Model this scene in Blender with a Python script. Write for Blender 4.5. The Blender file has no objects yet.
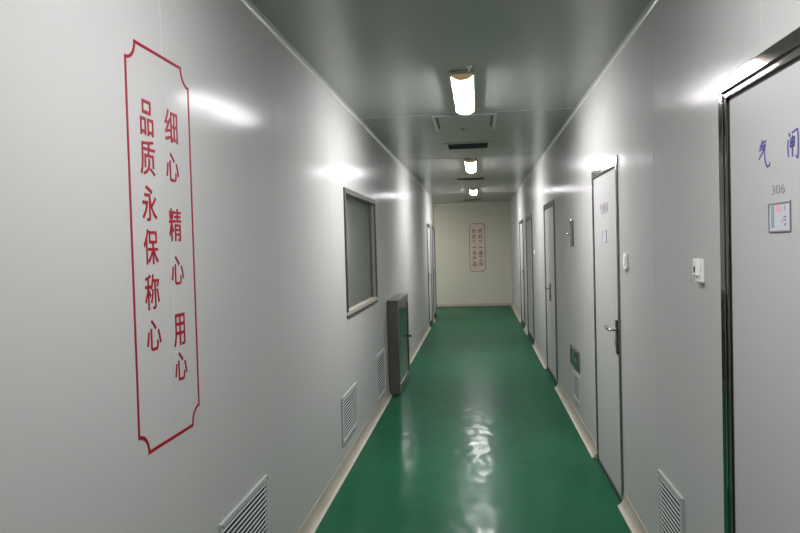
import bpy, bmesh, math, random
from mathutils import Vector, Matrix

S = bpy.context.scene
C = S.collection
PI = math.pi
random.seed(4)

# ------------------------------------------------------------------ camera
XL, XR, H, YB, YF = -0.995, 0.834, 2.69, 18.3, -7.0     # corridor shell
YLE, XCROSS = 15.95, -3.2                                # left wall ends, side passage
FPX, YAW, PITCH, ROLL, EYE = 699.47, -0.1126, 0.0277, -0.0271, 1.5907


def ray(u, v):
    a, b = (u - 400) / FPX, (v - 266.5) / FPX
    cr, sr = math.cos(ROLL), math.sin(ROLL)
    a, b = cr * a + sr * b, -sr * a + cr * b
    cp, sp = math.cos(PITCH), math.sin(PITCH)
    y, z = cp - sp * b, -sp - cp * b
    cy, sy = math.cos(YAW), math.sin(YAW)
    return Vector((cy * a + sy * y, -sy * a + cy * y, z))


fw = ray(400, 266.5)
rt = (ray(401, 266.5) - fw).normalized()
up = (ray(400, 265.5) - fw).normalized()
cam_data = bpy.data.cameras.new('camera')
cam = bpy.data.objects.new('camera', cam_data)
C.objects.link(cam)
cam_data.sensor_width = 36
cam_data.lens = FPX / 800 * 36
cam_data.clip_start = 0.02
bk = -fw.normalized()
cam.matrix_world = Matrix(((rt.x, up.x, bk.x, 0), (rt.y, up.y, bk.y, 0), (rt.z, up.z, bk.z, EYE), (0, 0, 0, 1)))
S.camera = cam

# ------------------------------------------------------------------ world, exposure
W = bpy.data.worlds.new('world')
S.world = W
W.use_nodes = True
W.node_tree.nodes['Background'].inputs[0].default_value = (0.5, 0.55, 0.5, 1)
W.node_tree.nodes['Background'].inputs[1].default_value = 0.0
S.view_settings.view_transform = 'Standard'
S.view_settings.look = 'None'
S.view_settings.gamma = 1
S.view_settings.use_curve_mapping = False
S.view_settings.exposure = 0.0
LAMP = 122.0                     # radiance of the lamp diffusers
LAMP_COL = (1.0, 0.962, 0.99)
S.cycles.max_bounces = 12
S.cycles.diffuse_bounces = 6
S.cycles.glossy_bounces = 6
S.cycles.transparent_max_bounces = 8
S.cycles.sample_clamp_indirect = 6
S.cycles.blur_glossy = 1.0


# ------------------------------------------------------------------ materials
def mat(name, col, rough=0.5, metal=0.0, spec=0.5, emit=None, estr=0.0):
    m = bpy.data.materials.new(name)
    m.use_nodes = True
    b = m.node_tree.nodes['Principled BSDF']
    b.inputs['Base Color'].default_value = (*col, 1)
    b.inputs['Roughness'].default_value = rough
    b.inputs['Metallic'].default_value = metal
    b.inputs['Specular IOR Level'].default_value = spec
    if emit:
        b.inputs['Emission Color'].default_value = (*emit, 1)
        b.inputs['Emission Strength'].default_value = estr
    return m


def nodes(m):
    nt = m.node_tree
    return nt, nt.nodes['Principled BSDF'], nt.nodes.new, nt.links.new


def bump(m, scale, strength, dist, detail=2.0, stretch=(1, 1, 1)):
    nt, b, N, L = nodes(m)
    tc = N('ShaderNodeTexCoord')
    mp = N('ShaderNodeMapping')
    mp.inputs['Scale'].default_value = stretch
    no = N('ShaderNodeTexNoise')
    no.inputs['Scale'].default_value = scale
    no.inputs['Detail'].default_value = detail
    bp = N('ShaderNodeBump')
    bp.inputs['Strength'].default_value = strength
    bp.inputs['Distance'].default_value = dist
    L(tc.outputs['Object'], mp.inputs['Vector'])
    L(mp.outputs['Vector'], no.inputs['Vector'])
    L(no.outputs['Fac'], bp.inputs['Height'])
    L(bp.outputs['Normal'], b.inputs['Normal'])
    return no


def vary(m, c1, c2, scale, stretch=(1, 1, 1), lo=0.35, hi=0.65):
    nt, b, N, L = nodes(m)
    tc = N('ShaderNodeTexCoord')
    mp = N('ShaderNodeMapping')
    mp.inputs['Scale'].default_value = stretch
    no = N('ShaderNodeTexNoise')
    no.inputs['Scale'].default_value = scale
    no.inputs['Detail'].default_value = 4
    rp = N('ShaderNodeValToRGB')
    rp.color_ramp.elements[0].position = lo
    rp.color_ramp.elements[1].position = hi
    rp.color_ramp.elements[0].color = (*c1, 1)
    rp.color_ramp.elements[1].color = (*c2, 1)
    L(tc.outputs['Object'], mp.inputs['Vector'])
    L(mp.outputs['Vector'], no.inputs['Vector'])
    L(no.outputs['Fac'], rp.inputs['Fac'])
    L(rp.outputs['Color'], b.inputs['Base Color'])


def semi_gloss(m, amount, rough, ior=1.5, haze=0.0, haze_rough=0.32):
    """worn paint: diffuse under a thin, partly covering gloss film (Fresnel scaled by 'amount')"""
    nt, b, N, L = nodes(m)
    out = nt.nodes['Material Output']
    d = N('ShaderNodeBsdfDiffuse')
    g_ = N('ShaderNodeBsdfGlossy')
    g_.inputs['Roughness'].default_value = rough
    f = N('ShaderNodeFresnel')
    f.inputs['IOR'].default_value = ior
    k = N('ShaderNodeMath')
    k.operation = 'MULTIPLY'
    k.inputs[1].default_value = amount
    x = N('ShaderNodeMixShader')
    d.inputs['Color'].default_value = b.inputs['Base Color'].default_value[:]
    for l in list(nt.links):
        if l.to_node == b and l.to_socket.name == 'Base Color':
            L(l.from_socket, d.inputs['Color'])
        if l.to_node == b and l.to_socket.name == 'Normal':
            for t in (d, g_, f):
                L(l.from_socket, t.inputs['Normal'])
    L(f.outputs[0], k.inputs[0])
    L(k.outputs[0], x.inputs[0])
    L(d.outputs[0], x.inputs[1])
    L(g_.outputs[0], x.inputs[2])
    if haze:                      # a second, broad lobe for the satin sheen of the film
        h_ = N('ShaderNodeBsdfGlossy')
        h_.inputs['Roughness'].default_value = haze_rough
        k2 = N('ShaderNodeMath')
        k2.operation = 'MULTIPLY'
        k2.inputs[1].default_value = haze
        x2 = N('ShaderNodeMixShader')
        L(f.outputs[0], k2.inputs[0])
        L(k2.outputs[0], x2.inputs[0])
        L(d.outputs[0], x2.inputs[1])
        L(h_.outputs[0], x2.inputs[2])
        L(x2.outputs[0], x.inputs[1])
    L(x.outputs[0], out.inputs['Surface'])
    nt.nodes.remove(b)


M = {}
M['panel'] = mat('painted_steel_panel', (0.42, 0.427, 0.411), 0.20, 0, 0.012)
bump(M['panel'], 1.3, 0.6, 0.012, 1.0, (1, 1.6, 0.35))
M['ceiling'] = mat('painted_steel_ceiling', (0.34, 0.355, 0.33), 0.26, 0, 0.33)
bump(M['ceiling'], 0.9, 0.5, 0.010, 1.0, (0.4, 1.2, 1))
semi_gloss(M['panel'], 0.15, 0.175)
M['end_wall'] = mat('cream_painted_panel', (0.50, 0.495, 0.41), 0.4, 0, 0.25)
M['floor'] = mat('green_epoxy_floor', (0.010, 0.135, 0.062), 0.19, 0, 0.045)
vary(M['floor'], (0.006, 0.074, 0.032), (0.008, 0.092, 0.040), 1.3, (1, 0.6, 1))
bump(M['floor'], 5.0, 1.0, 0.006, 1.0, (1.4, 0.8, 1))
semi_gloss(M['floor'], 0.19, 0.165, haze=0.17)
M['door_leaf'] = mat('painted_door_leaf', (0.402, 0.406, 0.398), 0.33, 0, 0.15)
semi_gloss(M['door_leaf'], 0.10, 0.28)
M['cream'] = mat('cream_plastic_skirting', (0.36, 0.33, 0.27), 0.42)
vary(M['cream'], (0.34, 0.31, 0.25), (0.40, 0.37, 0.30), 3.0)
M['cove'] = mat('white_aluminium_cove', (0.55, 0.56, 0.54), 0.25, 0, 0.35)
M['joint'] = mat('white_sealant', (0.45, 0.455, 0.447), 0.4)
M['steel'] = mat('brushed_stainless_steel', (0.36, 0.34, 0.32), 0.22, 1.0)
bump(M['steel'], 60, 0.06, 0.002, 2, (1, 1, 0.02))
M['dark_steel'] = mat('door_frame_steel', (0.33, 0.31, 0.29), 0.07, 1.0)
M['frame_steel'] = mat('grey_frame_steel', (0.27, 0.26, 0.245), 0.12, 0.9)
M['cab_steel'] = mat('cabinet_steel', (0.20, 0.183, 0.16), 0.30, 0.9)
bump(M['cab_steel'], 40, 0.06, 0.002, 2, (1, 1, 0.03))
M['chrome'] = mat('chrome', (0.7, 0.7, 0.7), 0.12, 1.0)
M['handle'] = mat('dark_handle_metal', (0.16, 0.155, 0.15), 0.3, 0.9)
M['black'] = mat('black_rubber_and_shade', (0.012, 0.012, 0.011), 0.6)
M['grille'] = mat('grille_dark', (0.05, 0.055, 0.05), 0.6)
M['gap'] = mat('dark_gap', (0.009, 0.010, 0.009), 0.8, 0, 0.1)
M['vent'] = mat('pale_grey_vent', (0.52, 0.56, 0.55), 0.4)
M['vent_frame'] = mat('grey_vent_frame', (0.38, 0.41, 0.395), 0.4)
M['red'] = mat('red_vinyl', (0.27, 0.003, 0.015), 0.5, 0, 0.1)
M['pale_red'] = mat('faded_red_vinyl', (0.20, 0.06, 0.052), 0.5, 0, 0.1)
M['pink'] = mat('faint_pink_backing', (0.53, 0.475, 0.40), 0.5, 0, 0.2)
M['blue'] = mat('blue_brush_paint', (0.012, 0.016, 0.20), 0.5)
M['grey_ink'] = mat('grey_ink', (0.16, 0.16, 0.19), 0.5)
M['pale_ink'] = mat('pale_grey_ink', (0.36, 0.37, 0.38), 0.5)
M['white_plastic'] = mat('white_plastic', (0.80, 0.80, 0.78), 0.35)
M['grey_plastic'] = mat('grey_plastic', (0.42, 0.42, 0.41), 0.4)
M['card_frame'] = mat('grey_card_frame', (0.24, 0.23, 0.23), 0.35)
M['card'] = mat('pale_card', (0.46, 0.47, 0.53), 0.4)
M['card_pink'] = mat('card_pink', (0.62, 0.33, 0.36), 0.5)
M['card_teal'] = mat('card_teal', (0.16, 0.29, 0.28), 0.5)
M['sign_green'] = mat('dark_green_sign', (0.004, 0.034, 0.02), 0.25)
M['sign_pale'] = mat('pale_green_print', (0.17, 0.27, 0.22), 0.4)
M['fixture'] = mat('white_fixture_paint', (0.55, 0.56, 0.54), 0.35)
M['end_cap'] = mat('tan_end_cap', (0.72, 0.52, 0.28), 0.4)
_b = M['end_cap'].node_tree.nodes['Principled BSDF']
_b.inputs['Emission Color'].default_value = (0.80, 0.52, 0.22, 1)
_b.inputs['Emission Strength'].default_value = 0.2
M['diffuser'] = mat('lit_diffuser', (0.8, 0.8, 0.8), 0.4, 0, 0.5, LAMP_COL, LAMP)
M['dim_diffuser'] = mat('dimmer_lit_diffuser', (0.8, 0.8, 0.8), 0.4, 0, 0.5, LAMP_COL, LAMP * 0.70)  # weaker output, tuned to the brightness of the near walls
M['sill'] = mat('window_aluminium', (0.47, 0.43, 0.365), 0.4, 0.2)
M['win_dark'] = mat('window_frame_metal', (0.065, 0.065, 0.06), 0.5, 0, 0.12)
M['pane_backing'] = mat('grey_pane_backing', (0.17, 0.172, 0.155), 0.8)  # grey tone lifts the pane where only reflections would show
vary(M['pane_backing'], (0.17, 0.170, 0.155), (0.22, 0.220, 0.20), 1.2, (1, 1.5, 0.3))
M['jamb'] = mat('grey_jamb', (0.19, 0.19, 0.178), 0.4, 0, 0.2)
g = bpy.data.materials.new('thin_window_glass')
g.use_nodes = True
nt = g.node_tree
nt.nodes.clear()
o_ = nt.nodes.new('ShaderNodeOutputMaterial')
mx = nt.nodes.new('ShaderNodeMixShader')
tr = nt.nodes.new('ShaderNodeBsdfTransparent')
tr.inputs[0].default_value = (0.80, 0.84, 0.80, 1)
gl = nt.nodes.new('ShaderNodeBsdfGlossy')
gl.inputs['Roughness'].default_value = 0.03
gl.inputs['Color'].default_value = (0.97, 0.97, 0.95, 1)
lw = nt.nodes.new('ShaderNodeLayerWeight')
lw.inputs['Blend'].default_value = 0.5
pw = nt.nodes.new('ShaderNodeMath')
pw.operation = 'POWER'
pw.inputs[1].default_value = 5.0
fr = nt.nodes.new('ShaderNodeMath')
fr.operation = 'MULTIPLY_ADD'
fr.inputs[1].default_value = 0.9
fr.inputs[2].default_value = 0.04
nt.links.new(lw.outputs['Facing'], pw.inputs[0])
nt.links.new(pw.outputs[0], fr.inputs[0])
nt.links.new(fr.outputs[0], mx.inputs[0])
nt.links.new(tr.outputs[0], mx.inputs[1])
nt.links.new(gl.outputs[0], mx.inputs[2])
nt.links.new(mx.outputs[0], o_.inputs[0])
M['glass'] = g


# ------------------------------------------------------------------ mesh helpers
def box(bm, x0, x1, y0, y1, z0, z1, bev=0.0, mi=0):
    t = bmesh.new()
    bmesh.ops.create_cube(t, size=1)
    for v in t.verts:
        v.co = Vector(((x0 + x1) / 2 + v.co.x * (x1 - x0), (y0 + y1) / 2 + v.co.y * (y1 - y0), (z0 + z1) / 2 + v.co.z * (z1 - z0)))
    if bev:
        bmesh.ops.bevel(t, geom=t.edges[:], offset=bev, segments=2, affect='EDGES', profile=0.6)
    merge(bm, t, mi)


def merge(bm, t, mi=0):
    mp = {v: bm.verts.new(v.co) for v in t.verts}
    for f in t.faces:
        try:
            nf = bm.faces.new([mp[v] for v in f.verts])
            nf.material_index = mi
            nf.smooth = f.smooth
        except ValueError:
            pass
    t.free()


def tube(bm, pts, r, n=10, caps=True, taper=None):
    pts = [Vector(p) for p in pts]
    rings = []
    prev = None
    for i, p in enumerate(pts):
        a = pts[max(i - 1, 0)]
        b = pts[min(i + 1, len(pts) - 1)]
        d = (b - a).normalized()
        ref = Vector((0, 0, 1)) if abs(d.z) < 0.9 else Vector((1, 0, 0))
        if prev is None:
            u = d.cross(ref).normalized()
        else:
            u = (prev - d * prev.dot(d)).normalized()
        prev = u
        w = d.cross(u)
        rr = r if taper is None else r * taper[i]
        rings.append([bm.verts.new(p + (u * math.cos(2 * PI * k / n) + w * math.sin(2 * PI * k / n)) * rr) for k in range(n)])
    for i in range(len(rings) - 1):
        for k in range(n):
            f = bm.faces.new((rings[i][k], rings[i][(k + 1) % n], rings[i + 1][(k + 1) % n], rings[i + 1][k]))
            f.smooth = True
    if caps:
        bm.faces.new(rings[0][::-1])
        bm.faces.new(rings[-1])


def prism(bm, prof, axis, a0, a1, smooth=False):
    """profile of 2-D points swept along one axis from a0 to a1 (axis 'y': profile is x,z; 'x': profile is y,z)"""
    def P(p, a):
        return (p[0], a, p[1]) if axis == 'y' else ((a, p[0], p[1]) if axis == 'x' else (p[0], p[1], a))
    A = [bm.verts.new(P(p, a0)) for p in prof]
    B = [bm.verts.new(P(p, a1)) for p in prof]
    n = len(prof)
    for i in range(n):
        f = bm.faces.new((A[i], A[(i + 1) % n], B[(i + 1) % n], B[i]))
        f.smooth = smooth
    bm.faces.new(A[::-1])
    bm.faces.new(B)


def obj(name, bm, m, parent=None, origin=None):
    bmesh.ops.recalc_face_normals(bm, faces=bm.faces[:])
    me = bpy.data.meshes.new(name)
    if origin is not None:
        bmesh.ops.translate(bm, verts=bm.verts[:], vec=-Vector(origin))
    bm.to_mesh(me)
    bm.free()
    for k in (m if isinstance(m, (list, tuple)) else [m]):
        me.materials.append(k)
    o = bpy.data.objects.new(name, me)
    C.objects.link(o)
    if origin is not None:
        o.location = origin
    if parent:
        o.parent = parent
        if origin is None:
            o.matrix_parent_inverse = Matrix.Translation(-parent.location)
    return o


def tag(o, label=None, cat=None, group=None, kind=None):
    for k, v in (('label', label), ('category', cat), ('group', group), ('kind', kind)):
        if v:
            o[k] = v
    return o


def thing(name, label, cat, loc=(0, 0, 0), group=None, kind=None):
    o = bpy.data.objects.new(name, None)
    C.objects.link(o)
    o.location = loc
    o.empty_display_size = 0.1
    return tag(o, label, cat, group, kind)


def one(name, m, parent, *boxes, bev=0.0):
    bm = bmesh.new()
    for b in boxes:
        box(bm, *b, bev=bev)
    return obj(name, bm, m, parent)


# boxes given as offsets out of a side wall: 'side' -1 = left wall, +1 = right wall
def wx(side, d):
    return XL + d if side < 0 else XR - d


def wbox(bm, side, d0, d1, y0, y1, z0, z1, bev=0.0):
    a, b = sorted((wx(side, d0), wx(side, d1)))
    box(bm, a, b, y0, y1, z0, z1, bev)


def wone(name, m, parent, side, *boxes, bev=0.0):
    bm = bmesh.new()
    for b in boxes:
        wbox(bm, side, *b, bev=bev)
    return obj(name, bm, m, parent)


def struct(name, bm, m, label, cat):
    return tag(obj(name, bm, m), label, cat, None, 'structure')


# ------------------------------------------------------------------ setting: the shell
bm = bmesh.new()
box(bm, XCROSS - 0.1, XR + 0.1, YF - 0.1, YB + 0.1, -0.12, 0)
struct('floor', bm, M['floor'], 'glossy green epoxy floor along the whole corridor', 'floor')

# ceiling as steel panels with fine gaps between them
bm = bmesh.new()
cys = [YF - 0.1, -0.01, 2.93, 5.875, 8.8, 11.74, 14.68, YB + 0.1]
for a, b in zip(cys[:-1], cys[1:]):
    box(bm, XCROSS - 0.1, XR + 0.1, a + 0.002, b - 0.002, H, H + 0.08, 0.002)
box(bm, XCROSS - 0.1, XR + 0.1, YF - 0.1, YB + 0.1, H + 0.07, H + 0.12)
cl = struct('ceiling', bm, M['ceiling'], 'grey-white glossy steel panel ceiling of the corridor', 'ceiling')

for y in (2.93, 5.885, 8.8, 11.74, 14.68):
    bm = bmesh.new()
    prism(bm, [(y - 0.005, H + 0.001), (y, H - 0.003), (y + 0.005, H + 0.001)], 'x', XL + 0.04, XR - 0.04)
    obj('panel_joint', bm, M['joint'], cl)

# side walls
WY0, WY1, WZ0, WZ1 = 5.165, 6.72, 1.075, 2.045        # window opening in the left wall
bm = bmesh.new()
box(bm, XL - 0.12, XL, YF, WY0, 0, H)
box(bm, XL - 0.12, XL, WY1, YLE, 0, H)
box(bm, XL - 0.12, XL, WY0, WY1, 0, WZ0)
box(bm, XL - 0.12, XL, WY0, WY1, WZ1, H)
wl = struct('wall_left', bm, M['panel'], 'long white steel panel wall on the left, with red slogan and window', 'wall')
bm = bmesh.new()
box(bm, XR, XR + 0.12, YF, YB, 0, H)
wr = struct('wall_right', bm, M['panel'], 'long white steel panel wall on the right with the row of doors', 'wall')
bm = bmesh.new()
box(bm, XCROSS, XR + 0.12, YB, YB + 0.12, 0, H)
struct('wall_back', bm, M['end_wall'], 'cream end wall closing the far end of the corridor', 'wall')
bm = bmesh.new()
box(bm, XL - 0.12, XR + 0.12, YF - 0.12, YF, 0, H)
struct('wall_front', bm, M['panel'], 'white panel wall behind the viewer', 'wall')
bm = bmesh.new()
box(bm, XCROSS, XL - 0.12, YLE - 0.12, YLE, 0, H)
box(bm, XCROSS - 0.12, XCROSS, YLE - 0.12, YB + 0.12, 0, H)
struct('wall_passage', bm, M['end_wall'], 'cream wall of the side passage turning left at the far end', 'wall')
for k, y in enumerate((0.94, 2.162, 3.392, 4.62, 7.06, 8.6, 9.82, 11.04, 12.27)):
    bm = bmesh.new()
    prism(bm, [(XL - 0.001, y - 0.0025), (XL + 0.0009, y), (XL - 0.001, y + 0.0025)], 'z', 0.05, H - 0.05)
    obj('panel_joint', bm, M['joint'], wl)
for k, y in enumerate((0.9, 3.444, 5.75, 6.97, 9.6, 10.7, 12.8, 16.2)):
    bm = bmesh.new()
    prism(bm, [(XR + 0.001, y - 0.0025), (XR - 0.0009, y), (XR + 0.001, y + 0.0025)], 'z', 0.05, H - 0.05)
    obj('panel_joint', bm, M['joint'], wr)
bm = bmesh.new()
prism(bm, [(XR + 0.001, 2.158), (XR - 0.0009, 2.161), (XR + 0.001, 2.164)], 'z', 2.13, H - 0.05)
obj('panel_joint', bm, M['joint'], wr)


# ceiling coves: quarter-round aluminium strips
def cove(r, n=8):
    return [(r - r * math.cos(a), r - r * math.sin(a)) for a in [PI / 2 * i / n for i in range(n + 1)]]


R_ = 0.018
for i, (side, y1, nm) in enumerate(((-1, YLE, 'left'), (1, YB, 'right'))):
    q = cove(R_)
    prof = [(wx(side, -0.002), H + 0.002)] + [(wx(side, a), H - R_ + (R_ - b)) for a, b in [(p[0], p[1]) for p in q]]
    # concave quarter from the wall (at H-R) to the ceiling (at R)
    prof = [(wx(side, -0.002), H + 0.002), (wx(side, -0.002), H - R_ - 0.008), (wx(side, 0.003), H - R_ - 0.008)]
    for k in range(9):
        a = PI / 2 * k / 8
        prof.append((wx(side, 0.003 + R_ * (1 - math.cos(a))), H - 0.003 - R_ * (1 - math.sin(a))))
    prof += [(wx(side, R_ + 0.008), H - 0.003), (wx(side, R_ + 0.008), H + 0.002)]
    bm = bmesh.new()
    prism(bm, prof, 'y', YF, y1)
    o = struct('trim_%d' % (i + 1), bm, M['cove'], 'slim rounded metal strip where the %s wall meets the ceiling' % nm, 'trim')
bm = bmesh.new()
prism(bm, [(YB, H), (YB, H - 0.045), (YB - 0.012, H - 0.045), (YB - 0.04, H - 0.012), (YB - 0.04, H)], 'x', XCROSS, XR)
struct('trim_3', bm, M['cove'], 'rounded strip where the cream end wall meets the ceiling', 'trim')


# cream cove skirting, in runs between the doors
def skirting_profile(side):
    h, d = 0.085, 0.042
    p = [(wx(side, -0.002), 0.0), (wx(side, -0.002), h), (wx(side, 0.004), h)]
    for k in range(1, 8):
        a = PI / 2 * k / 8
        p.append((wx(side, 0.004 + (d - 0.006) * (1 - math.cos(a))), 0.006 + (h - 0.006) * (1 - math.sin(a))))
    p += [(wx(side, d), 0.005), (wx(side, d), 0.0)]
    return p


def skirting(side, a, b, label):
    bm = bmesh.new()
    prism(bm, skirting_profile(side), 'y', a, b)
    nm = 'baseboard_' + ('left' if side < 0 else 'right')
    return struct(nm, bm, M['cream'], label, 'baseboard')


LD = [(13.58, 14.48), (15.0, 15.9)]                       # left doors
RD = [(1.58, 2.503), (4.29, 5.215), (7.79, 8.93), (11.02, 12.3), (13.2, 14.25)]
skirting(-1, YF, 7.405, 'cream cove skirting along the left wall up to the steel floor cabinet')
skirting(-1, 8.50, LD[0][0] - 0.01, 'cream cove skirting on the left wall from the cabinet to the far doors')
skirting(-1, LD[0][1] + 0.01, LD[1][0] - 0.01, 'short cream skirting piece between the two far left doors')
skirting(1, YF, RD[0][0] - 0.01, 'cream skirting on the right wall, nearer than the door numbered 306')
skirting(1, RD[0][1] + 0.01, RD[1][0] - 0.01, 'cream skirting between door 306 and the next door on the right')
skirting(1, RD[1][1] + 0.01, RD[2][0] - 0.01, 'cream skirting under the green floor-level sign on the right wall')
skirting(1, RD[2][1] + 0.01, RD[3][0] - 0.01, 'cream skirting between the third and fourth doors on the right wall')
skirting(1, RD[3][1] + 0.01, RD[4][0] - 0.01, 'short cream skirting between the two farthest right doors')
skirting(1, RD[4][1] + 0.01, YB, 'last cream skirting on the right wall, running to the end wall')
bm = bmesh.new()
box(bm, XCROSS, XR - 0.042, YB - 0.02, YB, 0, 0.075, 0.003)
struct('baseboard_back', bm, M['cream'], 'low cream skirting along the foot of the end wall', 'baseboard')


# ------------------------------------------------------------------ text and strokes
def glyph(body, w, h, bold=0.0, shear=0.0):
    """triangulated outline of a character, fitted into a w x h cell centred on 0; returns (verts 2D, faces)"""
    cu = bpy.data.curves.new('tmp', 'FONT')
    cu.body = body
    cu.size = 1.0
    cu.offset = bold
    cu.resolution_u = 4
    o = bpy.data.objects.new('tmp', cu)
    C.objects.link(o)
    bpy.context.view_layer.update()
    dg = bpy.context.evaluated_depsgraph_get()
    ev = o.evaluated_get(dg)
    me = ev.to_mesh()
    vs = [(v.co.x, v.co.y) for v in me.vertices]
    fs = [tuple(p.vertices) for p in me.polygons]
    ev.to_mesh_clear()
    bpy.data.objects.remove(o)
    bpy.data.curves.remove(cu)
    xs = [v[0] for v in vs]
    ysv = [v[1] for v in vs]
    x0, x1, y0, y1 = min(xs), max(xs), min(ysv), max(ysv)
    out = []
    for x, y in vs:
        a = ((x - x0) / (x1 - x0) - 0.5) * w
        b = ((y - y0) / (y1 - y0) - 0.5) * h
        out.append((a + shear * b, b))
    return out, fs


def plate(bm, vs, fs, fn, depth):
    """thin vinyl from a 2-D triangulation; fn maps (a, b, d) to 3-D"""
    F = [bm.verts.new(fn(a, b, depth)) for a, b in vs]
    B = [bm.verts.new(fn(a, b, -0.0005)) for a, b in vs]
    edges = {}
    for f in fs:
        try:
            bm.faces.new([F[i] for i in f])
        except ValueError:
            continue
        for i in range(len(f)):
            e = (f[i], f[(i + 1) % len(f)])
            edges[e] = edges.get(e, 0) + 1
    for (i, j) in edges:
        if (j, i) not in edges:
            try:
                bm.faces.new((F[i], F[j], B[j], B[i]))
            except ValueError:
                pass


def poly_strip(pts, widths):
    """2-D stroke outline as quads"""
    vs, fs = [], []
    n = len(pts)
    for i, p in enumerate(pts):
        a = pts[max(i - 1, 0)]
        b = pts[min(i + 1, n - 1)]
        d = Vector((b[0] - a[0], b[1] - a[1]))
        if d.length == 0:
            d = Vector((1, 0))
        d.normalize()
        w = widths[i] / 2 if isinstance(widths, (list, tuple)) else widths / 2
        vs += [(p[0] - d.y * w, p[1] + d.x * w), (p[0] + d.y * w, p[1] - d.x * w)]
    for i in range(n - 1):
        fs.append((2 * i, 2 * i + 1, 2 * i + 3, 2 * i + 2))
    return vs, fs


def on_left(y0, z0, d0=0.0006):
    return lambda a, b, d: (XL + max(d0 + d, 0.0), y0 + a, z0 + b)


def on_right(y0, z0, off=0.0):
    return lambda a, b, d: (XR - off - d, y0 - a, z0 + b)


def on_back(x0, z0, off=0.0):
    return lambda a, b, d: (x0 + a, YB - off - d, z0 + b)


def notched_border(w, h, cr, lw):
    """closed outline with inward-curving corners, as a strip (2-D, centred)"""
    pts = []
    hw, hh = w / 2, h / 2
    for cx, cy, a0 in ((hw, hh, 270), (-hw, hh, 0), (-hw, -hh, 90), (hw, -hh, 180)):
        # arc around the corner point, walked counter-clockwise overall
        arc = []
        for k in range(9):
            a = math.radians(a0 - 90 * k / 8)
            arc.append((cx + cr * math.cos(a), cy + cr * math.sin(a)))
        pts += arc
    n = len(pts)
    vs, fs = [], []
    for i in range(n):
        a, p, b = Vector(pts[i - 1]), Vector(pts[i]), Vector(pts[(i + 1) % n])
        d1, d2 = (p - a).normalized(), (b - p).normalized()
        n1, n2 = Vector((-d1.y, d1.x)), Vector((-d2.y, d2.x))
        nn = (n1 + n2)
        nn = nn.normalized() if nn.length > 1e-6 else n1
        k = lw / 2 / max(0.35, nn.dot(n1))
        vs += [tuple(p + nn * k), tuple(p - nn * k)]
    for i in range(n):
        j = (i + 1) % n
        fs.append((2 * i, 2 * i + 1, 2 * j + 1, 2 * j))
    return vs, fs, pts


# red slogan on the left wall
slog = thing('wall_slogan', 'large red notched-corner border with red Chinese characters on the left wall, nearest the viewer', 'wall lettering', (XL, 2.147, 1.608))
bm = bmesh.new()
vs, fs, _p = notched_border(0.437, 1.222, 0.058, 0.0092)
plate(bm, vs, fs, on_left(2.141, 1.608), 0.0012)
obj('border', bm, M['red'], slog)
for ch, y, z in (('细', 2.214, 2.007), ('心', 2.213, 1.873), ('精', 2.218, 1.684), ('心', 2.224, 1.534), ('用', 2.222, 1.336), ('心', 2.225, 1.215),
                 ('品', 2.042, 2.004), ('质', 2.040, 1.884), ('永', 2.041, 1.744), ('保', 2.041, 1.612), ('称', 2.038, 1.474), ('心', 2.039, 1.342)):
    vs, fs = glyph(ch, 0.094 if ch not in '品用' else 0.084, 0.108 if ch != '心' else 0.094, 0.004)
    bm = bmesh.new()
    plate(bm, vs, fs, on_left(y, z), 0.0012)
    obj('character', bm, M['red'], slog)

# small slogan on the end wall
bs = thing('wall_slogan', 'small faded red notched-corner slogan on the cream end wall', 'wall lettering', (-0.032, YB, 1.527))
vs, fs, pts = notched_border(0.40, 1.24, 0.05, 0.013)
bm = bmesh.new()
face = [bm.verts.new((-0.032 + a, YB - 0.0012, 1.527 + b)) for a, b in pts]
bm.faces.new(face)
obj('backing', bm, M['pink'], bs)
bm = bmesh.new()
plate(bm, vs, fs, on_back(-0.032, 1.527), 0.0022)
obj('border', bm, M['pale_red'], bs)
for col, x in (('抓好每一道工序', 0.055), ('做好每一件产品', -0.112)):
    for k, ch in enumerate(col):
        vs, fs = glyph(ch, 0.105, 0.118 if ch != '一' else 0.02, 0.012)
        bm = bmesh.new()
        plate(bm, vs, fs, on_back(x, 1.955 - 0.143 * k), 0.0022)
        obj('character', bm, M['pale_red'], bs)


# ------------------------------------------------------------------ window on the left wall
win = thing('window_1', 'dark steel-framed interior window set into the left wall', 'window', (XL, (WY0 + WY1) / 2, WZ0), None, 'structure')
bm = bmesh.new()
fwid = 0.036
for a in ((WY0 - 0.006, WY1 + 0.006, WZ1 - fwid, WZ1 + 0.006), (WY0 - 0.006, WY0 + fwid, WZ0 + fwid, WZ1 - fwid), (WY1 - fwid, WY1 + 0.006, WZ0 + fwid, WZ1 - fwid)):
    box(bm, XL - 0.02, XL + 0.012, *a, bev=0.003)
obj('window_frame', bm, M['win_dark'], win)
bm = bmesh.new()
for a in ((WY0 + fwid, WY1 - fwid, WZ1 - fwid - 0.004, WZ1 - fwid + 0.02), (WY1 - fwid - 0.004, WY1 - fwid + 0.02, WZ0 + fwid, WZ1 - fwid), (WY0 + fwid - 0.02, WY0 + fwid + 0.004, WZ0 + fwid, WZ1 - fwid)):
    box(bm, XL - 0.03, XL - 0.004, *a)
obj('reveal', bm, M['jamb'], win)
bm = bmesh.new()
box(bm, XL - 0.036, XL + 0.008, WY0 + 0.0, WY1 - 0.0, WZ0 + 0.005, WZ0 + fwid + 0.006, 0.004)
obj('window_sill', bm, M['sill'], win)
bm = bmesh.new()
box(bm, XL - 0.01, XL + 0.013, WY0 - 0.006, WY1 + 0.006, WZ0 - 0.006, WZ0 + 0.012, 0.003)
obj('bottom_rail', bm, M['win_dark'], win)
bm = bmesh.new()
box(bm, XL - 0.024, XL - 0.019, WY0 + 0.03, WY1 - 0.03, WZ0 + 0.03, WZ1 - 0.03)
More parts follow.
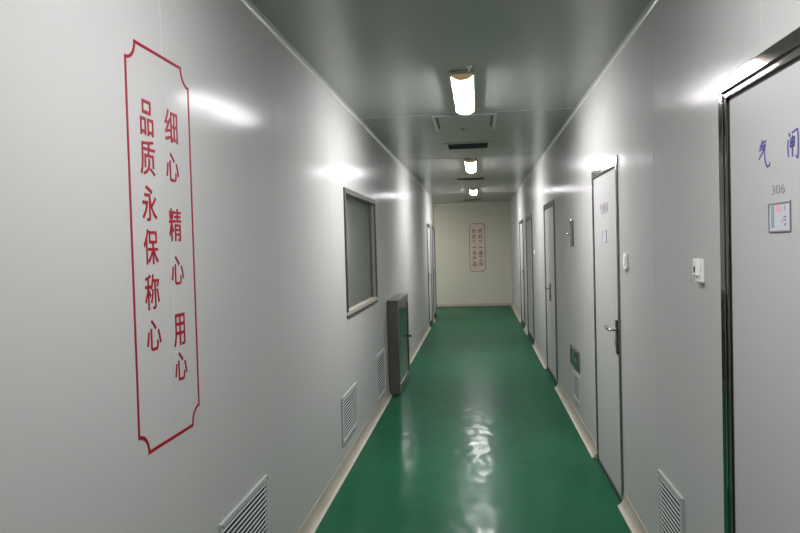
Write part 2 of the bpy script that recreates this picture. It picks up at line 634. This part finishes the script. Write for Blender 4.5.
obj('glass_pane', bm, M['glass'], win)
bm = bmesh.new()
box(bm, XL - 0.075, XL - 0.060, WY0 + 0.001, WY1 - 0.001, WZ0 + 0.001, WZ1 - 0.001)
obj('backing_panel', bm, M['pane_backing'], win)  # added sheet behind the glass, brightens the pane in place of reflections


# ------------------------------------------------------------------ doors
def lever_handle(door, side, y, z, toward, dep=0.004, scale=1.0):
    """plate on the leaf with a lever that points along +y (toward=1) or -y"""
    h = wone('door_handle', M['handle'], door, side, (dep, dep + 0.012, y - 0.022 * scale, y + 0.022 * scale, z - 0.115, z + 0.095), bev=0.003)
    h['label'] = 'dark lever handle on a long plate'
    bm = bmesh.new()
    zz = z + 0.035
    tube(bm, [(wx(side, dep), y, zz), (wx(side, dep + 0.04), y, zz), (wx(side, dep + 0.052), y + toward * 0.012, zz),
              (wx(side, dep + 0.052), y + toward * 0.07, zz), (wx(side, dep + 0.050), y + toward * 0.125, zz + 0.003), (wx(side, dep + 0.036), y + toward * 0.136, zz + 0.003)], 0.0095, 10)
    obj('lever', bm, M['chrome'], h).matrix_parent_inverse = h.matrix_world.inverted() if False else Matrix.Identity(4)
    bm = bmesh.new()
    tube(bm, [(wx(side, dep + 0.004), y, z - 0.05), (wx(side, dep + 0.017), y, z - 0.05)], 0.011, 14)
    obj('lock_cylinder', bm, M['chrome'], h).matrix_parent_inverse = Matrix.Identity(4)
    return h


def door(n, side, y0, y1, top, label, fw_=0.045, proud=0.03, leaves=None, handle=None, fmat='frame_steel', step=False, head=0.058, seal_shade_h=0.02):
    d = thing('door_%d' % n, label, 'door', (wx(side, 0), (y0 + y1) / 2, 0), None, 'structure')
    bm = bmesh.new()
    bv = 0.004
    if step:                      # stepped profile: wide outer band, groove, narrow inner band
        q0, q1, qt, g_ = y0 + 0.046, y1 - 0.046, top - 0.046, 0.007
        for a in ((y0, q0, 0, qt), (q1, y1, 0, qt), (y0, y1, qt, top)):
            wbox(bm, side, -0.01, proud, *a, bev=bv)
        for a in ((q0, q0 + g_, 0, qt), (q1 - g_, q1, 0, qt), (q0, q1, qt - g_, qt)):
            wbox(bm, side, -0.01, proud - 0.009, *a)
        for a in ((q0 + g_, y0 + fw_, 0, top - fw_), (y1 - fw_, q1 - g_, 0, top - fw_), (q0 + g_, q1 - g_, top - fw_, qt - g_)):
            wbox(bm, side, -0.01, proud - 0.002, *a, bev=0.002)
    else:
        wbox(bm, side, -0.01, proud, y0, y0 + fw_, 0, top - head, bv)
        wbox(bm, side, -0.01, proud, y1 - fw_, y1, 0, top - head, bv)
        wbox(bm, side, -0.01, proud, y0, y1, top - head, top, bv)
    i0, i1, it = y0 + fw_, y1 - fw_, top - (fw_ if step else head)
    obj('door_frame', bm, M[fmat], d)
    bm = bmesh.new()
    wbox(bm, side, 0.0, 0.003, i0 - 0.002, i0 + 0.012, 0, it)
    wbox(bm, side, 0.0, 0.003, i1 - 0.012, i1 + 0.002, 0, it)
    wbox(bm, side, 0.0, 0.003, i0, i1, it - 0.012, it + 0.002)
    wbox(bm, side, 0.0, 0.012, i0, i1, 0.0, seal_shade_h)  # bottom sealing strip; where taller, black stands for the shaded gap between skirting runs
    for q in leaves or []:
        wbox(bm, side, 0.0, 0.002, q - 0.012, q + 0.012, seal_shade_h, it)
    obj('seal_and_gap_shade', bm, M['black'], d)
    cuts = [i0 + 0.009] + [q for c in (leaves or []) for q in (c - 0.005, c + 0.005)] + [i1 - 0.009]
    for a, b in zip(cuts[::2], cuts[1::2]):
        lf = wone('door_leaf', M['door_leaf'], d, side, (-0.005, 0.004, a + 0.003, b - 0.003, seal_shade_h + 0.002, it - 0.01), bev=0.003)
    if handle:
        lever_handle(d, side, *handle)
    return d


d1 = door(1, 1, RD[0][0], RD[0][1], 2.122, 'nearest right-hand door, wide steel frame, blue brush characters and number 306', 0.07, 0.014, fmat='dark_steel', step=True)
d2 = door(2, 1, RD[1][0], RD[1][1], 2.102, 'white right-hand door with grey lettering and lever handle, after door 306', 0.042, 0.010, handle=(4.365, 1.018, 1))
d3 = door(3, 1, RD[2][0], RD[2][1], 2.066, 'white double door on the right beyond the green floor-level sign', 0.030, 0.016, leaves=[8.33], handle=(8.39, 1.02, 1), seal_shade_h=0.05)
d4 = door(4, 1, RD[3][0], RD[3][1], 2.045, 'far double door on the right wall, second door from the end wall', 0.030, 0.016, leaves=[11.62], seal_shade_h=0.08)
d5 = door(5, 1, RD[4][0], RD[4][1], 2.045, 'farthest door on the right wall, next to the end wall', 0.030, 0.016, handle=(13.34, 1.03, 1), seal_shade_h=0.08)
d6 = door(6, -1, LD[0][0], LD[0][1], 2.035, 'first of the two far doors on the left wall, beyond the steel cabinet', 0.030, 0.016, handle=(13.72, 1.0, 1), seal_shade_h=0.09)
d7 = door(7, -1, LD[1][0], LD[1][1], 2.035, 'last door on the left wall, at the corner by the end wall', 0.030, 0.016, handle=(15.14, 1.0, 1), seal_shade_h=0.09)


# blue brush characters on door 1 (strokes in wall metres: y, z)
QI = [[(2.164, 1.874), (2.171, 1.863), (2.185, 1.853)], [(2.171, 1.864), (2.139, 1.868)], [(2.177, 1.855), (2.141, 1.858)],
      [(2.190, 1.846), (2.170, 1.848), (2.146, 1.853), (2.166, 1.837), (2.193, 1.820)],
      [(2.146, 1.853), (2.151, 1.833), (2.146, 1.809), (2.134, 1.793), (2.117, 1.795), (2.114, 1.804)]]
ZHA = [[(1.990, 1.866), (1.982, 1.856)], [(1.995, 1.850), (1.997, 1.828), (1.994, 1.803)],
       [(1.972, 1.864), (1.938, 1.870), (1.935, 1.843), (1.936, 1.816), (1.938, 1.795), (1.951, 1.803)],
       [(1.979, 1.850), (1.982, 1.827)], [(1.979, 1.849), (1.956, 1.852), (1.959, 1.828)], [(1.980, 1.839), (1.959, 1.840)],
       [(1.981, 1.828), (1.958, 1.830)], [(1.968, 1.858), (1.969, 1.828), (1.969, 1.801)]]
for ch in (QI, ZHA):
    bm = bmesh.new()
    for st in ch:
        p2 = [(-(y), z) for y, z in st]
        # resample for a rounded brush stroke
        dense = []
        for i in range(len(p2) - 1):
            for k in range(4):
                t = k / 4
                dense.append((p2[i][0] * (1 - t) + p2[i + 1][0] * t, p2[i][1] * (1 - t) + p2[i + 1][1] * t))
        dense.append(p2[-1])
        n = len(dense)
        wd = [0.0072 * (0.55 + 0.45 * math.sin(PI * (0.12 + 0.72 * i / (n - 1)))) for i in range(n)]
        vs, fs = poly_strip(dense, wd)
        plate(bm, vs, fs, lambda a, b, d: (XR - 0.0042 - d, -a - 0.009, b), 0.0006)
    obj('brush_character', bm, M['blue'], d1)
bm = bmesh.new()
vs, fs = glyph('306', 0.084, 0.026, 0.0)
plate(bm, vs, fs, on_right(2.052, 1.7225, 0.0042), 0.0006)
obj('room_number', bm, M['grey_ink'], d1)
cf = wone('card_holder', M['card_frame'], d1, 1, (0.0035, 0.008, 1.971, 2.115, 1.6825, 1.688), (0.0035, 0.008, 1.971, 2.115, 1.604, 1.6095),
          (0.0035, 0.008, 1.971, 1.9765, 1.6095, 1.6825), (0.0035, 0.008, 2.1095, 2.115, 1.6095, 1.6825), bev=0.001)
cf['label'] = 'small grey-framed card'


def sub(o, par):
    o.parent = par
    o.matrix_parent_inverse = Matrix.Identity(4)
    return o


def abs_child(o, par):
    """parent without moving: objects are modelled in world space"""
    o.parent = par
    bpy.context.view_layer.update()
    o.matrix_parent_inverse = par.matrix_world.inverted()
    return o


abs_child(wone('card', M['card'], None, 1, (0.004, 0.0055, 1.975, 2.111, 1.608, 1.684)), cf)
abs_child(wone('teal_strip', M['card_teal'], None, 1, (0.0052, 0.0059, 2.078, 2.097, 1.616, 1.678)), cf)
abs_child(wone('pink_patch', M['card_pink'], None, 1, (0.0052, 0.0059, 2.036, 2.066, 1.658, 1.679)), cf)
abs_child(wone('print', M['grey_ink'], None, 1, (0.0052, 0.0059, 2.006, 2.010, 1.662, 1.678), (0.0052, 0.0059, 2.001, 2.016, 1.642, 1.647), (0.0052, 0.0059, 2.001, 2.016, 1.634, 1.638),
               (0.0052, 0.0059, 2.004, 2.012, 1.620, 1.628), (0.0052, 0.0059, 2.024, 2.027, 1.630, 1.640)), cf)

# grey lettering, number and card on door 2 (too small to read in the photo)
bm = bmesh.new()
for k, ch in enumerate('气闸间'):
    vs, fs = glyph(ch, 0.075, 0.075, 0.012)
    plate(bm, vs, fs, on_right(4.865 - k * 0.105, 1.81, 0.0042), 0.0006)
obj('lettering', bm, M['grey_ink'], d2)
bm = bmesh.new()
for w_, h_, z_ in ((0.10, 0.010, 1.715), (0.13, 0.004, 1.69)):
    plate(bm, [(-w_ / 2, -h_ / 2), (w_ / 2, -h_ / 2), (w_ / 2, h_ / 2), (-w_ / 2, h_ / 2)], [(0, 1, 2, 3)], on_right(4.75, z_, 0.0042), 0.0006)
obj('room_number', bm, M['pale_ink'], d2)
cf2 = wone('card_holder', M['pale_ink'], d2, 1, (0.0035, 0.008, 4.68, 4.815, 1.66, 1.667), (0.0035, 0.008, 4.68, 4.815, 1.585, 1.592),
           (0.0035, 0.008, 4.68, 4.687, 1.592, 1.66), (0.0035, 0.008, 4.808, 4.815, 1.592, 1.66))
abs_child(wone('card', M['card'], None, 1, (0.004, 0.0055, 4.686, 4.809, 1.590, 1.662)), cf2)


# ------------------------------------------------------------------ wall vents
def vent(side, y0, y1, z0, z1, label, pitch=0.0215, mesh=False):
    pitch = 0.026 if mesh else pitch
    v = thing('wall_vent', label, 'vent', (wx(side, 0), (y0 + y1) / 2, z0), 'louvred vents low on the corridor walls')
    f = 0.024
    bm = bmesh.new()
    for a in ((y0, y1, z1 - f, z1), (y0, y1, z0, z0 + f), (y0, y0 + f, z0 + f, z1 - f), (y1 - f, y1, z0 + f, z1 - f)):
        wbox(bm, side, -0.001, 0.012, *a, bev=0.0025)
    fr_ = obj('frame', bm, M['vent_frame'], v)
    for yy, zz in ((y0 + 0.012, z1 - 0.012), (y1 - 0.012, z1 - 0.012), (y0 + 0.012, z0 + 0.012), (y1 - 0.012, z0 + 0.012)):
        bm = bmesh.new()
        tube(bm, [(wx(side, 0.0115), yy, zz), (wx(side, 0.0135), yy, zz)], 0.004, 8)
        abs_child(obj('screw', bm, M['gap']), fr_)
    wone('duct_opening', M['gap'], v, side, (0.0, 0.0012, y0 + f, y1 - f, z0 + f, z1 - f))
    bm = bmesh.new()
    n = int((z1 - z0 - 2 * f) / pitch)
    p = (z1 - z0 - 2 * f) / n
    bh = 0.0085 if mesh else 0.0072
    for k in range(n):
        zc = z0 + f + (k + 0.5) * p
        t = bmesh.new()
        bmesh.ops.create_cube(t, size=1)
        for q in t.verts:
            dd, hh = q.co.x * 0.0016, q.co.z * bh
            ang = math.radians(14)
            ox = dd * math.cos(ang) - hh * math.sin(ang)
            oz = dd * math.sin(ang) + hh * math.cos(ang)
            q.co = Vector((wx(side, 0.0085 + ox), (y0 + y1) / 2 + q.co.y * (y1 - y0 - 2 * f + 0.004), zc + oz))
        merge(bm, t)
    obj('louvres', bm, M['vent'], v)
    return v


vent(-1, 2.50, 3.085, 0.215, 0.567, 'pale louvred vent low on the left wall below the red slogan, nearest')
vent(-1, 4.845, 5.435, 0.195, 0.532, 'pale louvred vent low on the left wall below the window')
vent(-1, 6.52, 7.13, 0.12, 0.56, 'pale vent low on the left wall right beside the steel cabinet', mesh=True)
vent(1, 3.03, 3.42, 0.17, 0.50, 'pale louvred vent on the right wall between the first two doors')
vent(1, 6.06, 6.47, 0.19, 0.445, 'pale vent on the right wall directly below the green sign', mesh=True)

# ------------------------------------------------------------------ steel cabinet on the left
cb = thing('floor_cabinet', 'brown-grey steel cabinet with dark glass door standing at the left wall', 'cabinet', (-0.935, 7.95, 0))
cx0, cx1, cy0, cy1, cz0, cz1 = XL + 0.001, -0.875, 7.412, 8.49, 0.012, 1.022
bm = bmesh.new()
box(bm, cx0, cx1 - 0.012, cy0, cy1, cz0, cz1, 0.004)
box(bm, cx0 + 0.01, cx1 - 0.03, cy0 + 0.03, cy1 - 0.03, 0.0, cz0 + 0.004)
obj('body', bm, M['cab_steel'], cb)
bm = bmesh.new()
ff = 0.085
for a in ((cy0, cy1, cz1 - ff, cz1), (cy0, cy1, cz0, cz0 + ff), (cy0, cy0 + ff, cz0 + ff, cz1 - ff), (cy1 - ff, cy1, cz0 + ff, cz1 - ff)):
    box(bm, cx1 - 0.016, cx1 + 0.004, *a, bev=0.003)
fd = obj('door', bm, M['cab_steel'], cb)
bm = bmesh.new()
box(bm, cx1 - 0.012, cx1 - 0.005, cy0 + ff - 0.004, cy1 - ff + 0.004, cz0 + ff - 0.004, cz1 - ff + 0.004)
M['dark_glass'] = mat('dark_door_glass', (0.03, 0.05, 0.035), 0.06, 0, 0.9)
abs_child(obj('glass_pane', bm, M['dark_glass']), fd)
bm = bmesh.new()
tube(bm, [(cx1 + 0.003, 8.44, 0.51), (cx1 + 0.03, 8.44, 0.51)], 0.008, 10)
tube(bm, [(cx1 + 0.028, 8.44, 0.51), (cx1 + 0.04, 8.44, 0.51)], 0.017, 12)
abs_child(obj('knob', bm, M['black']), fd)

# ------------------------------------------------------------------ small things on the right wall
sw = thing('wall_switch', 'white wall switch with folded-out lower lid, beside the door numbered 306', 'switch', (XR, 2.755, 1.43), 'white switches on the right wall')
wone('back_plate', M['white_plastic'], sw, 1, (0.0, 0.010, 2.712, 2.798, 1.428, 1.516), bev=0.003)
wone('rocker', M['white_plastic'], sw, 1, (0.009, 0.020, 2.745, 2.796, 1.452, 1.516), bev=0.003)
wone('slot', M['gap'], sw, 1, (0.0195, 0.0208, 2.763, 2.781, 1.463, 1.487))
wone('indicator', M['grey_plastic'], sw, 1, (0.0095, 0.0108, 2.722, 2.728, 1.468, 1.478), (0.0095, 0.0108, 2.722, 2.728, 1.484, 1.492))
wone('lower_lip', M['grey_plastic'], sw, 1, (0.0, 0.018, 2.714, 2.762, 1.425, 1.434), bev=0.002)
sw2 = thing('wall_switch', 'small white wall switch just in front of the second right-hand door', 'switch', (XR, 4.09, 1.44), 'white switches on the right wall')
wone('back_plate', M['white_plastic'], sw2, 1, (0.0, 0.011, 4.05, 4.135, 1.432, 1.520), bev=0.003)
wone('rocker', M['white_plastic'], sw2, 1, (0.010, 0.017, 4.068, 4.117, 1.452, 1.505), bev=0.003)
wone('lower_lip', M['grey_plastic'], sw2, 1, (0.0, 0.015, 4.052, 4.133, 1.430, 1.436), bev=0.001)
sw3 = thing('wall_switch', 'tiny bright switch on the right wall in front of the fourth door', 'switch', (XR, 10.6, 1.42), 'white switches on the right wall')
wone('back_plate', M['white_plastic'], sw3, 1, (0.0, 0.011, 10.55, 10.64, 1.42, 1.505), bev=0.002)
wone('rocker', M['white_plastic'], sw3, 1, (0.010, 0.018, 10.57, 10.62, 1.44, 1.49), bev=0.002)

lp = thing('wall_latch', 'tall narrow grey steel plate with a knob, above the green sign', 'latch plate', (XR, 6.33, 1.55))
wone('back_plate', M['frame_steel'], lp, 1, (0.0, 0.024, 6.28, 6.38, 1.555, 1.79), bev=0.004)
bm = bmesh.new()
tube(bm, [(XR - 0.012, 6.33, 1.668), (XR - 0.042, 6.33, 1.668)], 0.008, 10)
tube(bm, [(XR - 0.040, 6.33, 1.668), (XR - 0.058, 6.33, 1.668)], 0.017, 14)
obj('knob', bm, M['chrome'], lp)
wone('slot', M['gap'], lp, 1, (0.0235, 0.0245, 6.318, 6.342, 1.73, 1.775))

ex = thing('exit_sign', 'dark green floor-level sign with a pale figure on the right wall above a vent', 'sign', (XR, 6.28, 0.49), None)
wone('case', M['steel'], ex, 1, (0.0, 0.022, 6.05, 6.54, 0.488, 0.655), bev=0.004)
wone('face', M['sign_green'], ex, 1, (0.0215, 0.0235, 6.062, 6.528, 0.50, 0.643))
fig = bmesh.new()
def _st(pts, w):
    vs, fs = poly_strip(pts, w)
    plate(fig, vs, fs, on_right(6.33, 0.572, 0.0235), 0.0006)
vs = [(0.022 + 0.014 * math.cos(a), 0.046 + 0.014 * math.sin(a)) for a in [2 * PI * k / 14 for k in range(14)]]
plate(fig, vs, [tuple(range(14))], on_right(6.33, 0.572, 0.0235), 0.0006)
_st([(0.012, 0.03), (0.0, -0.005)], 0.026)
_st([(0.012, 0.026), (0.036, 0.012), (0.048, 0.022)], 0.010)
_st([(0.008, 0.024), (-0.022, 0.018), (-0.03, -0.002)], 0.010)
_st([(0.0, -0.005), (0.022, -0.022), (0.014, -0.052)], 0.013)
_st([(-0.002, -0.005), (-0.016, -0.032), (-0.046, -0.036)], 0.013)
obj('running_figure', fig, M['sign_pale'], ex)
arr = bmesh.new()
vs, fs = poly_strip([(-0.045, 0.0), (0.01, 0.0)], 0.018)
plate(arr, vs, fs, on_right(6.16, 0.572, 0.0235), 0.0006)
plate(arr, [(0.01, -0.026), (0.05, 0.0), (0.01, 0.026)], [(0, 1, 2)], on_right(6.16, 0.572, 0.0235), 0.0006)
obj('arrow', arr, M['sign_pale'], ex)
wone('outlet', M['grey_plastic'], tag(thing('wall_socket', 'small grey socket low on the right wall next to the end wall', 'socket', (XR, 16.6, 0.9)), None), 1, (0, 0.012, 16.5, 16.68, 0.86, 0.98), bev=0.003)

# ------------------------------------------------------------------ ceiling lights
def lamp(y0, label, x=-0.079, tube_mat='diffuser'):
    t = thing('ceiling_light', label, 'ceiling light', (x, y0 + 0.6, H), 'tube lights along the corridor ceiling')
    L_ = 1.22
    bm = bmesh.new()
    box(bm, x - 0.078, x + 0.078, y0, y0 + L_, H - 0.024, H - 0.0005, 0.003)
    obj('base_plate', bm, M['fixture'], t)
    r, dp, zt = 0.066, 0.033, H - 0.023

    def arch(rr, dd):
        return [(x + rr * math.cos(a), zt - dd * math.sin(a)) for a in [PI * k / 16 for k in range(17)]]
    bm = bmesh.new()
    prism(bm, arch(r, dp), 'y', y0 + 0.03, y0 + L_ - 0.03)
    for f in bm.faces:
        f.smooth = len(f.verts) == 4
    obj('diffuser', bm, M[tube_mat], t)
    for a, b in ((y0 + 0.004, y0 + 0.031), (y0 + L_ - 0.031, y0 + L_ - 0.004)):
        bm = bmesh.new()
        prism(bm, arch(r + 0.003, dp + 0.003), 'y', a, b)
        obj('end_cap', bm, M['end_cap'], t)
    for s in (-1, 1):
        bm = bmesh.new()
        box(bm, x + s * 0.0715 - 0.005, x + s * 0.0715 + 0.005, y0 + 0.01, y0 + L_ - 0.01, H - 0.033, H - 0.023, 0.002)
        obj('side_rail', bm, M['fixture'], t)
    bm = bmesh.new()
    tube(bm, [(x + 0.048, y0 - 0.10, H), (x + 0.048, y0 - 0.10, H - 0.014), (x + 0.048, y0 - 0.085, H - 0.02), (x + 0.048, y0 + 0.004, H - 0.02)], 0.008, 10)
    tube(bm, [(x + 0.048, y0 - 0.10, H - 0.0005), (x + 0.048, y0 - 0.10, H - 0.008)], 0.016, 12)
    obj('cable_gland', bm, M['chrome'], t)
    return t


lamp(4.44, 'nearest visible lit tube light on the ceiling, largest of the row')
lamp(8.97, 'second lit tube light down the ceiling, between the two dark grilles')
lamp(13.52, 'third and farthest lit tube light, smallest, before the end wall')
lamp(1.0, 'unseen lit tube light overhead, placed ahead of the viewer to light the near walls', tube_mat='dim_diffuser')  # out of view, shifted off the row spacing to even the near-wall light

lamp(15.95, 'lit tube light in the side passage to the left at the far end', -2.2)

# dark square air grilles in the ceiling
def grille(x0, x1, y0, y1, label):
    t = thing('ceiling_grille', label, 'ceiling grille', ((x0 + x1) / 2, (y0 + y1) / 2, H), 'dark air grilles in the ceiling')
    f = 0.05
    bm = bmesh.new()
    for a in ((x0 - f, x1 + f, y0 - f, y0), (x0 - f, x1 + f, y1, y1 + f), (x0 - f, x0, y0, y1), (x1, x1 + f, y0, y1)):
        box(bm, *a, H - 0.006, H - 0.0005, bev=0.002)
    obj('frame', bm, M['ceiling'], t)
    bm = bmesh.new()
    box(bm, x0, x1, y0, y1, H - 0.002, H - 0.0005)
    obj('opening', bm, M['grille'], t)
    bm = bmesh.new()
    for k in range(1, 12):
        y = y0 + (y1 - y0) * k / 12
        box(bm, x0, x1, y - 0.002, y + 0.002, H - 0.006, H - 0.002)
    obj('bars', bm, M['grille'], t)


grille(-0.307, 0.125, 7.60, 8.02, 'nearest dark air grille in the ceiling, beyond the first light')
grille(-0.320, 0.115, 11.52, 11.84, 'second dark air grille in the ceiling, beyond the second light')
grille(-0.330, 0.090, 16.9, 17.3, 'farthest dark air grille in the ceiling, close to the end wall')

# closed ceiling hatch with two side clips
hx0, hx1, hy0, hy1 = -0.372, 0.178, 5.93, 6.72
ht = thing('ceiling_hatch', 'closed grey ceiling hatch with two side clips just beyond the nearest light', 'ceiling hatch', ((hx0 + hx1) / 2, (hy0 + hy1) / 2, H))
bm = bmesh.new()
for a in ((hx0, hx1, hy0, hy0 + 0.02), (hx0, hx0 + 0.018, hy0 + 0.02, hy1), (hx1 - 0.018, hx1, hy0 + 0.02, hy1)):
    box(bm, *a, H - 0.010, H - 0.0005, bev=0.003)
obj('frame', bm, M['cove'], ht)
bm = bmesh.new()
box(bm, hx0 + 0.018, hx1 - 0.018, hy0 + 0.02, hy1 - 0.02, H - 0.004, H - 0.0005)
obj('panel', bm, M['ceiling'], ht)
for xx in (hx0 + 0.035, hx1 - 0.047):
    bm = bmesh.new()
    box(bm, xx, xx + 0.012, hy0 + 0.10, hy0 + 0.62, H - 0.0065, H - 0.0035)
    obj('slot', bm, M['gap'], ht)
bm = bmesh.new()
tube(bm, [(-0.122, 6.66, H - 0.003), (-0.122, 6.66, H - 0.012)], 0.016, 12)
obj('knob', bm, M['grey_plastic'], ht)
bpy.context.view_layer.update()
